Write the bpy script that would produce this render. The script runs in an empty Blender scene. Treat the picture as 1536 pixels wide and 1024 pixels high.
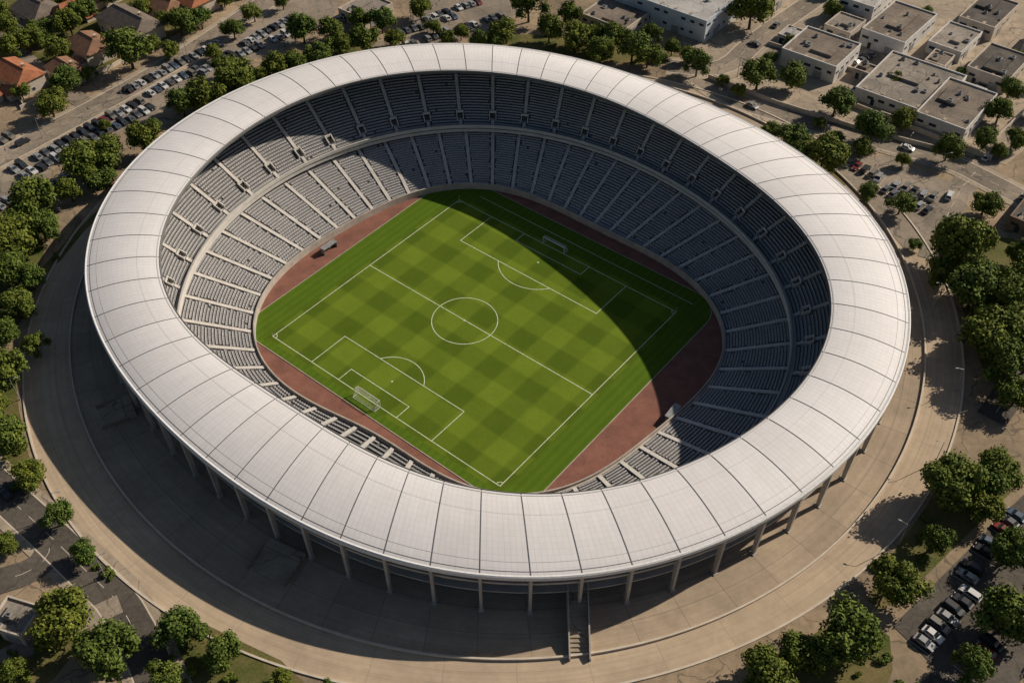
import bpy, math, random
from mathutils import Vector, Matrix
random.seed(7)
R=random.random
def U(a,b): return a+(b-a)*random.random()
sc=bpy.context.scene
TAU=2*math.pi
# ------------------------------------------------------------------ materials
def new_mat(name,spec=.15):
    m=bpy.data.materials.new(name); m.use_nodes=True
    nt=m.node_tree; b=nt.nodes["Principled BSDF"]; b.inputs["Specular IOR Level"].default_value=spec; return m,nt,b
def N(nt,t,**k):
    n=nt.nodes.new(t)
    for a,v in k.items(): setattr(n,a,v)
    return n
def math_(nt,op,a,b=None,c=None):
    n=nt.nodes.new("ShaderNodeMath"); n.operation=op
    for i,x in enumerate((a,b,c)):
        if x is None: continue
        if isinstance(x,(int,float)): n.inputs[i].default_value=x
        else: nt.links.new(x,n.inputs[i])
    return n.outputs[0]
def mix(nt,f,a,b,mode='MIX'):
    n=nt.nodes.new("ShaderNodeMix"); n.data_type='RGBA'; n.blend_type=mode
    for i,x in ((0,f),(6,a),(7,b)):
        if isinstance(x,(int,float)): n.inputs[i].default_value=x
        elif isinstance(x,tuple): n.inputs[i].default_value=(x[0],x[1],x[2],1)
        else: nt.links.new(x,n.inputs[i])
    return n.outputs[2]
def noise(nt,vec,scale,detail=4,rough=.6):
    n=nt.nodes.new("ShaderNodeTexNoise"); n.inputs["Scale"].default_value=scale
    n.inputs["Detail"].default_value=detail; n.inputs["Roughness"].default_value=rough
    if vec is not None: nt.links.new(vec,n.inputs["Vector"])
    return n.outputs["Fac"]
def ramp(nt,f,lo,hi):
    n=nt.nodes.new("ShaderNodeMapRange"); n.inputs[1].default_value=lo; n.inputs[2].default_value=hi
    nt.links.new(f,n.inputs[0]); return n.outputs[0]
def line(nt,s,period,width):
    fr=math_(nt,'FRACT',math_(nt,'DIVIDE',s,period))
    return math_(nt,'LESS_THAN',fr,width/period)
def voro(nt,vec,scale,feature='F1',out='Color'):
    n=nt.nodes.new("ShaderNodeTexVoronoi"); n.feature=feature; n.inputs["Scale"].default_value=scale
    nt.links.new(vec,n.inputs["Vector"]); return n.outputs[out]
def simple(name,c1,c2=None,scale=1.0,rough=.85,metal=0,coord='pos',detail=5,bump=0,lo=.35,hi=.65,fine=0,patch=0,spec=.15):
    m,nt,b=new_mat(name,spec)
    b.inputs["Roughness"].default_value=rough; b.inputs["Metallic"].default_value=metal
    if coord=='pos': v=N(nt,"ShaderNodeNewGeometry").outputs["Position"]
    else: v=N(nt,"ShaderNodeTexCoord").outputs["Object"]
    if c2 is None: c2=tuple(x*.8 for x in c1)
    f=ramp(nt,noise(nt,v,scale,detail),lo,hi)
    col=mix(nt,f,c1,c2)
    if fine:
        g=ramp(nt,noise(nt,v,scale*14,3,.7),.3,.7)
        col=mix(nt,fine,col,mix(nt,g,(.25,.25,.25),(1,1,1)),'MULTIPLY')
    if patch:
        sp=N(nt,"ShaderNodeSeparateXYZ"); wob=N(nt,"ShaderNodeVectorMath",operation='MULTIPLY_ADD')
        nz=N(nt,"ShaderNodeTexNoise"); nz.inputs["Scale"].default_value=.25; nt.links.new(v,nz.inputs["Vector"])
        nt.links.new(nz.outputs["Color"],wob.inputs[0]); wob.inputs[1].default_value=(5,5,0); nt.links.new(v,wob.inputs[2])
        nt.links.new(voro(nt,wob.outputs[0],.07),sp.inputs[0])
        col=mix(nt,patch,col,mix(nt,sp.outputs[0],(.55,.55,.57),(1.1,1.08,1.05)),'MULTIPLY')
        cr=math_(nt,'LESS_THAN',voro(nt,wob.outputs[0],.11,'DISTANCE_TO_EDGE','Distance'),.012)
        col=mix(nt,math_(nt,'MULTIPLY',cr,.5),col,(.05,.045,.04))
        so=ramp(nt,noise(nt,v,.35,6,.8),.56,.72)
        col=mix(nt,math_(nt,'MULTIPLY',so,.4),col,(.06,.055,.05))
    nt.links.new(col,b.inputs["Base Color"])
    if bump:
        bp=N(nt,"ShaderNodeBump"); bp.inputs["Strength"].default_value=bump
        nt.links.new(noise(nt,v,scale*6,4),bp.inputs["Height"]); nt.links.new(bp.outputs[0],b.inputs["Normal"])
    return m
def paving(name,c1,c2,joint,pu,pv,w=.12,stain=.5,scale=.08,rough=.9):
    m,nt,b=new_mat(name); b.inputs["Roughness"].default_value=rough
    uv=N(nt,"ShaderNodeUVMap").outputs[0]; sp=N(nt,"ShaderNodeSeparateXYZ"); nt.links.new(uv,sp.inputs[0])
    u,v=sp.outputs[0],sp.outputs[1]
    pos=N(nt,"ShaderNodeNewGeometry").outputs["Position"]
    cell=N(nt,"ShaderNodeTexWhiteNoise"); cell.noise_dimensions='2D'
    cb=N(nt,"ShaderNodeCombineXYZ")
    nt.links.new(math_(nt,'FLOOR',math_(nt,'DIVIDE',u,pu)),cb.inputs[0]); nt.links.new(math_(nt,'FLOOR',math_(nt,'DIVIDE',v,pv)),cb.inputs[1])
    nt.links.new(cb.outputs[0],cell.inputs[0])
    col=mix(nt,ramp(nt,noise(nt,pos,scale,6,.65),.35,.65),c1,c2)
    g=ramp(nt,cell.outputs["Value"],0,1)
    col=mix(nt,.35,col,mix(nt,g,(.72,.72,.72),(1,1,1)),'MULTIPLY')
    st=ramp(nt,noise(nt,pos,.6,6,.75),.3,.7)
    col=mix(nt,stain,col,mix(nt,st,(.55,.52,.5),(1,1,1)),'MULTIPLY')
    cbx=N(nt,"ShaderNodeCombineXYZ"); nt.links.new(math_(nt,'MULTIPLY',u,.01),cbx.inputs[0]); nt.links.new(math_(nt,'MULTIPLY',v,1.1),cbx.inputs[1])
    bands=ramp(nt,noise(nt,cbx.outputs[0],1.0,4,.7),.35,.65)
    col=mix(nt,.45,col,mix(nt,bands,(.66,.64,.62),(1,1,1)),'MULTIPLY')
    ln=math_(nt,'MAXIMUM',line(nt,u,pu,w),line(nt,v,pv,w))
    col=mix(nt,math_(nt,'MULTIPLY',ln,.6),col,joint)
    nt.links.new(col,b.inputs["Base Color"]); return m

M={}
M['ground']=simple('ground_earth_paving',(.44,.33,.215),(.26,.20,.135),.035,bump=.1,fine=.42,patch=.3)
M['asphalt_l']=simple('worn_asphalt',(.37,.305,.235),(.25,.21,.165),.06,fine=.35,patch=.45)
M['asphalt_d']=simple('dark_asphalt',(.165,.142,.118),(.105,.092,.078),.07,fine=.45,patch=.55)
M['plaza']=paving('plaza_concrete',(.52,.41,.295),(.38,.305,.225),(.14,.12,.10),9.8,5.2,.14,.4)
M['ringroad']=paving('ring_road_concrete',(.60,.47,.335),(.47,.37,.265),(.2,.165,.13),14.7,3.8,.10,.33)
M['kerb']=simple('kerb_concrete',(.60,.52,.42),(.5,.43,.35),.5)
M['pavement']=simple('pavement_concrete',(.50,.405,.30),(.36,.295,.22),.25,fine=.35,patch=.3)
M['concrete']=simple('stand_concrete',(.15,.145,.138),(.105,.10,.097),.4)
M['stair']=simple('aisle_concrete',(.66,.62,.57),(.55,.52,.48),.6)
M['wallc']=simple('bowl_wall_concrete',(.50,.44,.38),(.37,.33,.29),.4)
M['fascia']=simple('balcony_concrete',(.62,.58,.54),(.52,.49,.45),.4)
M['column']=simple('column_concrete',(.50,.455,.40),(.38,.35,.31),.35)
M['white']=simple('white_paint',(.75,.74,.72),(.62,.61,.6),1.5,rough=.5)
M['linepaint']=simple('line_paint',(.72,.75,.60),(.46,.53,.34),1.2,rough=.8)
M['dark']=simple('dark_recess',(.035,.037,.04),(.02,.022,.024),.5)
M['steel']=simple('grey_steel',(.34,.34,.34),(.26,.26,.26),1,rough=.5,metal=.2)
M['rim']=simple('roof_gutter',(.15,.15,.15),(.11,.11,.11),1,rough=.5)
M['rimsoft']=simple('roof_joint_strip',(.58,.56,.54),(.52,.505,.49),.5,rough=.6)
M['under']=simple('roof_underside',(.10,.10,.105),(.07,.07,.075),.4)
M['track']=simple('cinder_track',(.31,.14,.10),(.22,.102,.076),.25,fine=.4)
M['lawn']=simple('lawn',(.085,.108,.022),(.21,.165,.07),.12,fine=.5,bump=.3)
M['bark']=simple('bark',(.09,.065,.045),(.05,.038,.028),3,coord='obj')
M['tyre']=simple('tyre_rubber',(.02,.02,.02),(.03,.03,.03),3)
def glass(name,c):
    m,nt,b=new_mat(name,.5); b.inputs["Base Color"].default_value=(*c,1); b.inputs["Roughness"].default_value=.12
    return m
M['glass']=glass('window_glass',(.03,.04,.05)); M['facade']=glass('facade_glass',(.03,.045,.055))
def seat_mat(name,c1,c2):
    m,nt,b=new_mat(name,.3); b.inputs["Roughness"].default_value=.6
    pos=N(nt,"ShaderNodeNewGeometry").outputs["Position"]
    w=noise(nt,pos,1.3,2)
    col=mix(nt,ramp(nt,w,.3,.7),c1,c2)
    l=ramp(nt,noise(nt,pos,.09,3),.3,.7)
    col=mix(nt,.3,col,mix(nt,l,(.6,.6,.62),(1,1,1)),'MULTIPLY')
    nt.links.new(col,b.inputs["Base Color"]); return m
M['seat']=seat_mat('seat_plastic',(.49,.475,.465),(.34,.335,.335))
def roof_mat():
    m,nt,b=new_mat('roof_membrane',.2); b.inputs["Roughness"].default_value=.65
    uv=N(nt,"ShaderNodeUVMap").outputs[0]; sp=N(nt,"ShaderNodeSeparateXYZ"); nt.links.new(uv,sp.inputs[0])
    u,v=sp.outputs[0],sp.outputs[1]
    pos=N(nt,"ShaderNodeNewGeometry").outputs["Position"]
    cb=N(nt,"ShaderNodeCombineXYZ"); nt.links.new(math_(nt,'FLOOR',u),cb.inputs[0])
    wn=N(nt,"ShaderNodeTexWhiteNoise"); wn.noise_dimensions='2D'; nt.links.new(cb.outputs[0],wn.inputs[0])
    col=mix(nt,wn.outputs["Value"],(.74,.71,.70),(.80,.775,.765))
    cb2=N(nt,"ShaderNodeCombineXYZ"); nt.links.new(math_(nt,'FLOOR',math_(nt,'MULTIPLY',u,8)),cb2.inputs[0]); nt.links.new(math_(nt,'FLOOR',math_(nt,'MULTIPLY',v,14)),cb2.inputs[1])
    wn2=N(nt,"ShaderNodeTexWhiteNoise"); wn2.noise_dimensions='2D'; nt.links.new(cb2.outputs[0],wn2.inputs[0])
    col=mix(nt,.06,col,mix(nt,wn2.outputs["Value"],(.5,.5,.5),(1,1,1)),'MULTIPLY')
    ln=math_(nt,'MAXIMUM',line(nt,u,.125,.014),line(nt,v,1/14,.0045))
    col=mix(nt,math_(nt,'MULTIPLY',ln,.20),col,(.33,.32,.31))
    d=ramp(nt,noise(nt,pos,.12,7,.7),.35,.75)
    col=mix(nt,.2,col,mix(nt,d,(1,1,1),(.62,.6,.58)),'MULTIPLY')
    cs=N(nt,"ShaderNodeCombineXYZ"); nt.links.new(math_(nt,'MULTIPLY',u,9),cs.inputs[0]); nt.links.new(math_(nt,'MULTIPLY',v,1.3),cs.inputs[1])
    stq=ramp(nt,noise(nt,cs.outputs[0],1.0,4,.7),.45,.75)
    col=mix(nt,math_(nt,'MULTIPLY',stq,.14),col,(.38,.36,.34))
    edge=ramp(nt,v,.9,1.0)
    col=mix(nt,math_(nt,'MULTIPLY',edge,.15),col,(.35,.34,.33))
    nt.links.new(col,b.inputs["Base Color"]); return m
M['roof']=roof_mat()
def pitch_mat():
    m,nt,b=new_mat('pitch_grass',.05); b.inputs["Roughness"].default_value=.9
    ob=N(nt,"ShaderNodeTexCoord").outputs["Object"]
    wob=N(nt,"ShaderNodeTexNoise"); wob.inputs["Scale"].default_value=.6; nt.links.new(ob,wob.inputs["Vector"])
    va=N(nt,"ShaderNodeVectorMath",operation='MULTIPLY_ADD'); nt.links.new(wob.outputs["Color"],va.inputs[0]); va.inputs[1].default_value=(.8,.8,0); nt.links.new(ob,va.inputs[2])
    sp=N(nt,"ShaderNodeSeparateXYZ"); nt.links.new(va.outputs[0],sp.inputs[0])
    def st(s,off): 
        t=math_(nt,'ABSOLUTE',math_(nt,'SUBTRACT',math_(nt,'FRACT',math_(nt,'DIVIDE',math_(nt,'ADD',s,off),13.4)),.5))
        return ramp(nt,t,.215,.285)
    k=math_(nt,'MULTIPLY',math_(nt,'ADD',st(sp.outputs[0],73.1),st(sp.outputs[1],70)),.5)
    col=mix(nt,k,(.100,.150,.014),(.178,.245,.024))
    sp2=N(nt,"ShaderNodeSeparateXYZ"); nt.links.new(ob,sp2.inputs[0])
    out=math_(nt,'MAXIMUM',math_(nt,'GREATER_THAN',math_(nt,'ABSOLUTE',sp2.outputs[0]),41.5),math_(nt,'GREATER_THAN',math_(nt,'ABSOLUTE',sp2.outputs[1]),40.2))
    pl=mix(nt,line(nt,math_(nt,'ADD',sp2.outputs[0],200),2.2,1.1),(.098,.165,.014),(.112,.182,.016))
    col=mix(nt,out,col,pl)
    col=mix(nt,.4,col,mix(nt,ramp(nt,noise(nt,ob,.15,6,.7),.3,.7),(.55,.6,.5),(1,1,1)),'MULTIPLY')
    col=mix(nt,.45,col,mix(nt,ramp(nt,noise(nt,ob,2.2,4,.7),.3,.7),(.5,.55,.5),(1,1,1)),'MULTIPLY')
    nt.links.new(col,b.inputs["Base Color"])
    bp=N(nt,"ShaderNodeBump"); bp.inputs["Strength"].default_value=.25; nt.links.new(noise(nt,ob,6,3),bp.inputs["Height"]); nt.links.new(bp.outputs[0],b.inputs["Normal"])
    return m
M['pitch']=pitch_mat()
def leaf_mat(name,k):
    m,nt,b=new_mat(name,.12); b.inputs["Roughness"].default_value=.7
    ob=N(nt,"ShaderNodeTexCoord").outputs["Object"]; oi=N(nt,"ShaderNodeObjectInfo").outputs["Random"]
    col=mix(nt,ramp(nt,noise(nt,ob,3.0,3),.35,.65),(.066*k,.100*k,.017*k),(.175*k,.208*k,.037*k))
    tint=mix(nt,oi,(.72,.86,.95),(1.12,1.02,.85))
    col=mix(nt,1.0,col,tint,'MULTIPLY')
    nt.links.new(col,b.inputs["Base Color"])
    return m
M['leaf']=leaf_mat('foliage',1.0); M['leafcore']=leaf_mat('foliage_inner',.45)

# ------------------------------------------------------------------ mesh builder
class MB:
    def __init__(s): s.v=[];s.f=[];s.m=[];s.uv=[]
    def add(s,vs,fs,mi=0,uvs=None):
        o=len(s.v); s.v+=[tuple(p) for p in vs]
        for i,f in enumerate(fs):
            s.f.append([o+j for j in f]); s.m.append(mi)
            s.uv.append([uvs[j] for j in f] if uvs else None)
    def quad(s,a,b,c,d,mi=0): s.add([a,b,c,d],[(0,1,2,3)],mi)
    def box(s,c,size,rot=0,mi=0,taper=1.0):
        x,y,z=size[0]/2,size[1]/2,size[2]/2; cr,sr=math.cos(rot),math.sin(rot); vs=[]
        for dz in (-1,1):
            k=taper if dz>0 else 1
            for dx,dy in ((-1,-1),(1,-1),(1,1),(-1,1)):
                px,py=dx*x*k,dy*y*k
                vs.append((c[0]+px*cr-py*sr,c[1]+px*sr+py*cr,c[2]+dz*z))
        s.add(vs,[(3,2,1,0),(4,5,6,7),(0,1,5,4),(1,2,6,5),(2,3,7,6),(3,0,4,7)],mi)
    def tube(s,p,q,r0,r1,n=6,mi=0):
        p=Vector(p);q=Vector(q);d=(q-p).normalized(); a=d.orthogonal().normalized(); b=d.cross(a)
        vs=[p+(a*math.cos(TAU*i/n)+b*math.sin(TAU*i/n))*r0 for i in range(n)]+[q+(a*math.cos(TAU*i/n)+b*math.sin(TAU*i/n))*r1 for i in range(n)]
        fs=[(i,(i+1)%n,n+(i+1)%n,n+i) for i in range(n)]+[tuple(range(n))[::-1],tuple(range(n,2*n))]
        s.add(vs,fs,mi)
    def mesh(s,name,mats):
        me=bpy.data.meshes.new(name); me.from_pydata(s.v,[],s.f)
        for m in mats: me.materials.append(m)
        me.polygons.foreach_set("material_index",s.m)
        if any(u is not None for u in s.uv):
            l=me.uv_layers.new(name="UVMap"); flat=[]
            for f,u in zip(s.f,s.uv):
                for j in range(len(f)): flat+=list(u[j]) if u else [0,0]
            l.data.foreach_set("uv",flat)
        me.update(); return me
    def obj(s,name,mats,parent=None,loc=(0,0,0),rot=0):
        return put(s.mesh(name,mats),name,parent,loc,rot)
def put(me,name,parent=None,loc=(0,0,0),rot=0,scale=1):
    o=bpy.data.objects.new(name,me); sc.collection.objects.link(o)
    o.location=loc; o.rotation_euler=(0,0,rot); o.scale=(scale,)*3 if not isinstance(scale,tuple) else scale
    if parent: o.parent=parent
    return o
def empty(name,loc=(0,0,0),rot=0):
    o=bpy.data.objects.new(name,None); o.empty_display_size=1; sc.collection.objects.link(o); o.location=loc; o.rotation_euler=(0,0,rot); return o

# ------------------------------------------------------------------ stadium outlines (metres, ground z=0)
CXY=(-6.2,9.5)
F_OUT=[100.11,-0.45,-0.04,2.16,-6.6,0.5,0.36,1.29,0.03]
F_IN=[80.35,-0.61,-0.59,1.6,-7.4,-0.45,-0.85,1.23,0.05,0.05,-0.76]
F_TR=[58.14,-0.67,-1.53,2.44,-4.07,-0.36,-0.6,3.21,1.07,0.29,-0.54,-0.16,-0.31]
F_MID=[79.07,-2.37,-3.31,0.83,-1.89,0.52,-0.63,0.45,-0.19]
F_PL=[111.1,2.71,1.92,0.31,-0.58,-0.56,0.86]
F_RG=[119.36,1.69,0.67,1.06,0.25,0.16,-0.16]
def rad(c,p,off=0.0):
    r=c[0]
    for k in range(1,(len(c)+1)//2): r+=c[2*k-1]*math.cos(k*p)+c[2*k]*math.sin(k*p)
    if c is F_PL: r-=4*max(0,math.sin(p))**4
    if c is F_RG: r-=9*max(0,math.sin(p))**4
    return r+off
def P(c,p,off=0.0,z=0.0):
    r=rad(c,p,off); return (CXY[0]+r*math.cos(p),CXY[1]+r*math.sin(p),z)
def lerp(a,b,t): return tuple(a[i]+(b[i]-a[i])*t for i in range(3))
def loft(mb,prof,n=256,mi=0,us=64.0,vs=None,closed=False):
    pts=[]
    for j,s in enumerate(prof):
        row=[]
        for i in range(n+1):
            p=TAU*i/n
            if len(s)==3: q=P(s[0],p,s[1],s[2])
            else:
                a=P(s[0][0],p,s[0][1]);b=P(s[1][0],p,s[1][1]); q=lerp(a,b,s[2]); q=(q[0],q[1],s[3])
            row.append(q)
        pts.append(row)
    o=[];uv=[]
    for j,row in enumerate(pts):
        for i,q in enumerate(row): o.append(q); uv.append((us*i/n, vs[j] if vs else float(j)))
    fs=[]
    for j in range(len(prof)-1):
        for i in range(n): fs.append((j*(n+1)+i,j*(n+1)+i+1,(j+1)*(n+1)+i+1,(j+1)*(n+1)+i))
    mb.add(o,fs,mi,uv)

stad=empty('football_stadium')
ZI,ZO=15.5,14.0
def roofz(t): return ZI+(ZO-ZI)*t+1.0*math.sin(math.pi*min(1,t*1.02))**.8 if t<1 else ZO
b=MB(); prof=[];vv=[]
K=10
for j in range(K+1):
    t=j/K; prof.append(((F_IN,0),(F_OUT,-.5),t,roofz(t))); vv.append(t)
loft(b,prof,384,0,64,vv)
b.obj('roof_membrane',[M['roof']],stad)
for p in bpy.data.meshes['roof_membrane'].polygons: p.use_smooth=True
b=MB()
loft(b,[(F_OUT,-.5,ZO+.02),(F_OUT,-.1,ZO+.12),(F_OUT,.15,ZO-.1),(F_OUT,.15,ZO-1.0),(F_OUT,-.5,ZO-1.1)],384,0)
b.obj('roof_rim',[M['white']],stad)
b=MB()
loft(b,[(F_IN,0,ZI+.03),(F_IN,-.12,ZI+.12),(F_IN,-.35,ZI-.1),(F_IN,-.35,ZI-.9),(F_IN,.1,ZI-1.0)],384,0)
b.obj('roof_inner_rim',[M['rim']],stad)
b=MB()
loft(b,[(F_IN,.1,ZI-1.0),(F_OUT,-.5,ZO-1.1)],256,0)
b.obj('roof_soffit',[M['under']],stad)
b=MB()
for i in range(64):
    p=TAU*i/64
    prev=None
    for j in range(K+1):
        t=j/K; c=lerp(P(F_IN,p),P(F_OUT,p,-.5),t); z=roofz(t)+.05
        tx,ty=-math.sin(p),math.cos(p); w=.10
        L=(c[0]-tx*w,c[1]-ty*w,z);Rr=(c[0]+tx*w,c[1]+ty*w,z)
        if prev: b.add([prev[0],prev[1],Rr,L],[(0,1,2,3)],0)
        prev=(L,Rr)
for t,w in ((.30,.0022),(.86,.0028)):
    loft(b,[((F_IN,0),(F_OUT,-.5),t-w,roofz(t)+.015),((F_IN,0),(F_OUT,-.5),t+w,roofz(t)+.015)],384,1)
loft(b,[((F_IN,0),(F_OUT,-.5),.02,roofz(.02)+.04),((F_IN,0),(F_OUT,-.5),.034,roofz(.034)+.04)],384,1)
loft(b,[((F_IN,0),(F_OUT,-.5),.958,roofz(.958)+.04),((F_IN,0),(F_OUT,-.5),.966,roofz(.966)+.05)],384,0)
b.obj('roof_seams',[M['rim'],M['rimsoft']],stad)
b=MB()
for i in range(64):
    p=TAU*(i)/64
    a=P(F_IN,p,.6,ZI-1.3);c=P(F_OUT,p,-6,ZO-1.6); b.tube(a,c,.22,.3,4)
    d=P(F_OUT,p,-6,ZO-4.5); b.tube(lerp(a,c,.25),d,.15,.2,4)
b.obj('roof_trusses',[M['steel']],stad)

# stands
LA,LB=(F_TR,.9),(F_MID,1.6)
UA,UB=(F_MID,1.3),(F_OUT,-4.5)
def tier(name,A,B,z0,z1,rows,naisle,seatw,vom=False):
    st=MB(); prof=[]
    dz=(z1-z0)/rows
    for i in range(rows):
        prof.append((A,B,i/rows,z0+dz*i)); prof.append((A,B,(i+1)/rows,z0+dz*i))
    prof.append((A,B,1,z1))
    loft(st,prof,240,0)
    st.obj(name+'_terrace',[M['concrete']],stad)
    se=MB(); ai=MB()
    aw=.55
    v0,v1=2,4
    for i in range(rows):
        t=(i+.5)/rows; z=z0+dz*i
        rm=[rad(*(A[0],p,A[1]))*(1-t)+rad(B[0],p,B[1])*t for p in (0,1.5,3,4.5)]
        r=sum(rm)/4; ns=int(TAU*r/seatw)
        row_skip=R()
        for k in range(ns):
            p=TAU*(k+row_skip)/ns
            ph=(p*naisle/TAU)%1.0; dist=min(ph,1-ph)*TAU*r/naisle
            lim=aw
            if vom and v0<=i<=v1: lim=1.2
            if dist<lim+.35: continue
            if R()<.004: continue
            a=P(A[0],p,A[1]);c=P(B[0],p,B[1])
            dx,dy=c[0]-a[0],c[1]-a[1]; L=math.hypot(dx,dy); dx/=L;dy/=L
            run=L/rows
            bx,by=a[0]+dx*(run*(i+.84)),a[1]+dy*(run*(i+.84))
            tx,ty=-dy*seatw*.46,dx*seatw*.46
            hh=.26+.03*R(); dd=min(.48,run*.55)
            fx,fy=bx-dx*dd,by-dy*dd
            se.add([(fx-tx,fy-ty,z+hh),(fx+tx,fy+ty,z+hh),(bx+tx,by+ty,z+hh-.04),(bx-tx,by-ty,z+hh-.04),(bx+tx+dx*.08,by+ty+dy*.08,z+hh+.34),(bx-tx+dx*.08,by-ty+dy*.08,z+hh+.34)],[(0,1,2,3),(3,2,4,5)],0)
    for k in range(naisle):
        p=TAU*k/naisle
        a=P(A[0],p,A[1]);c=P(B[0],p,B[1]); dx,dy=c[0]-a[0],c[1]-a[1]; L=math.hypot(dx,dy); dx/=L;dy/=L; hw=.52; tx,ty=-dy*hw,dx*hw
        for i in range(rows*2):
            if vom and 2*v0<=i<2*v1+1: continue
            s0,s1=i/(rows*2),(i+1)/(rows*2); z=z0+dz*(i/2)+.34
            x0,y0=a[0]+dx*L*s0,a[1]+dy*L*s0; x1,y1=a[0]+dx*L*s1,a[1]+dy*L*s1
            ai.add([(x0-tx,y0-ty,z),(x0+tx,y0+ty,z),(x1+tx,y1+ty,z),(x1-tx,y1-ty,z),(x0-tx,y0-ty,z-dz/2-.02),(x0+tx,y0+ty,z-dz/2-.02)],[(0,1,2,3),(4,5,1,0)],0)
            # low side strings of the aisle stair
            for sg in (-1,1):
                ai.add([(x0+sg*tx,y0+sg*ty,z),(x1+sg*tx,y1+sg*ty,z),(x1+sg*tx,y1+sg*ty,z-.5),(x0+sg*tx,y0+sg*ty,z-.5)],[(0,1,2,3)],0)
        if vom:
            def pt(s,w,z): return (a[0]+dx*L*s-dy*w,a[1]+dy*L*s+dx*w,z)
            s0,s1=v0/rows,(v1+.6)/rows; zb=z0+dz*v0; zt=z0+dz*(v1+.6)+.75
            rot=math.atan2(dy,dx)
            for sgn in (-1,1):
                q0=[pt(s0,sgn*.9,zb),pt(s0,sgn*1.15,zb),pt(s1,sgn*1.15,zb),pt(s1,sgn*.9,zb),pt(s0,sgn*.9,zb+.9),pt(s0,sgn*1.15,zb+.9),pt(s1,sgn*1.15,zt),pt(s1,sgn*.9,zt)]
                ai.add(q0,[(0,1,5,4),(1,2,6,5),(2,3,7,6),(3,0,4,7),(4,5,6,7)],0)
            cx=pt(s1,0,0); ai.box((cx[0],cx[1],zt-.3),(.3,2.4,.75),rot,0)
            q=[pt(s0+.01,-.88,zb+.05),pt(s0+.01,.88,zb+.05),pt(s1-.01,.88,zb+.1),pt(s1-.01,-.88,zb+.1)]
            ai.add(q,[(0,1,2,3)],0)
            q=[pt(s1-.02,-.88,zb+.1),pt(s1-.02,.88,zb+.1),pt(s1-.02,.88,zt-.68),pt(s1-.02,-.88,zt-.68)]
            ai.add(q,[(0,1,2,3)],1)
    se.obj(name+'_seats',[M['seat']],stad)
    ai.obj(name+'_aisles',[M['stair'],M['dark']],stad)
tier('lower_tier',LA,LB,-12.1,-5.2,23,56,.8)
tier('upper_tier',UA,UB,-2.6,11.0,24,48,.8,vom=True)
b=MB()
loft(b,[(F_TR,0,-13.6),(F_TR,0,-11.3),(F_TR,.35,-11.3),(F_TR,.35,-12.1),(F_TR,.95,-12.1)],256,0)
b.obj('pitch_side_wall',[M['wallc']],stad)
b=MB()
loft(b,[(F_MID,1.5,-4.1),(F_MID,-.1,-4.1),(F_MID,-.1,-3.1),(F_MID,-.1,-3.05),(F_MID,.15,-3.05)],256,0)
loft(b,[(F_MID,.15,-2.6),(F_MID,-.3,-2.6),(F_MID,-.3,-1.5),(F_MID,.1,-1.5),(F_MID,.1,-2.6),(F_MID,1.4,-2.6)],256,0)
b.obj('balcony_fascia',[M['fascia']],stad)
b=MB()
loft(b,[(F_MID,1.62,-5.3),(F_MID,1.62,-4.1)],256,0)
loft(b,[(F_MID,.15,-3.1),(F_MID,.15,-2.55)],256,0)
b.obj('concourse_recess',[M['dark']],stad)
b=MB()
loft(b,[(F_OUT,-4.5,11.0),(F_OUT,-4.5,13.0)],256,0)
loft(b,[(F_OUT,-4.2,13.0),(F_OUT,-4.2,11.8)],256,0)
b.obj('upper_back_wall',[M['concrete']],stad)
b=MB()
loft(b,[(F_MID,-.1,-1.0),(F_MID,-.04,-.94)],256,0)
b.obj('balcony_rail',[M['steel']],stad)
# facade
b=MB()
loft(b,[(F_OUT,-5.2,-.2),(F_OUT,-5.2,11.8),(F_OUT,-4.2,11.8)],256,0)
b.obj('facade_glazing',[M['facade']],stad)
b=MB()
for z,o in ((4.4,-2.6),(8.4,-3.2)):
    loft(b,[(F_OUT,-5.1,z-.35),(F_OUT,o,z-.35),(F_OUT,o,z+.05),(F_OUT,-5.1,z+.05)],256,0)
for i in range(256):
    p=TAU*(i+.5)/256; c=P(F_OUT,p,-5.1)
    b.box((c[0],c[1],5.8),(.18,.22,11.8),p,0)
b.obj('facade_floor_slabs',[M['column']],stad)
b=MB()
loft(b,[(F_OUT,-1.5,9.9),(F_OUT,-.9,9.9),(F_OUT,-.9,10.5),(F_OUT,-1.5,10.5),(F_OUT,-1.5,9.9)],256,0)
for i in range(64):
    p=TAU*i/64
    top=P(F_OUT,p,-.7,12.9); bot=P(F_OUT,p,-1.0,-.05)
    cr,sr=math.cos(p),math.sin(p); vs=[]
    for q,w,d in ((bot,.30,.42),(top,.32,.65)):
        for dx,dy in ((-d,-w),(d,-w),(d,w),(-d,w)): vs.append((q[0]+dx*cr-dy*sr,q[1]+dx*sr+dy*cr,q[2]))
    b.add(vs,[(4,5,6,7),(0,1,5,4),(1,2,6,5),(2,3,7,6),(3,0,4,7)],0)
    b.box((bot[0],bot[1],.15),(1.4,1.2,.3),p,0)
    m0=P(F_OUT,p,-1.3,8.0);m1=P(F_OUT,p,-5.0,8.3); b.tube(m0,m1,.2,.2,4)
b.obj('colonnade',[M['column']],stad)
b=MB()
for i in range(16):
    y=-86.5-i*.85; z=4.4*(1-i/16)
    b.box((13.2,y,z/2),(3.6,.85,z),0,0)
for sx in (-2.0,2.0):
    vs=[(13.2+sx-.15,-86,0),(13.2+sx+.15,-86,0),(13.2+sx+.15,-100.6,0),(13.2+sx-.15,-100.6,0),(13.2+sx-.15,-86,5.4),(13.2+sx+.15,-86,5.4),(13.2+sx+.15,-100.6,1.0),(13.2+sx-.15,-100.6,1.0)]
    b.add(vs,[(0,1,5,4),(1,2,6,5),(2,3,7,6),(3,0,4,7),(4,5,6,7)],1)
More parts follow.
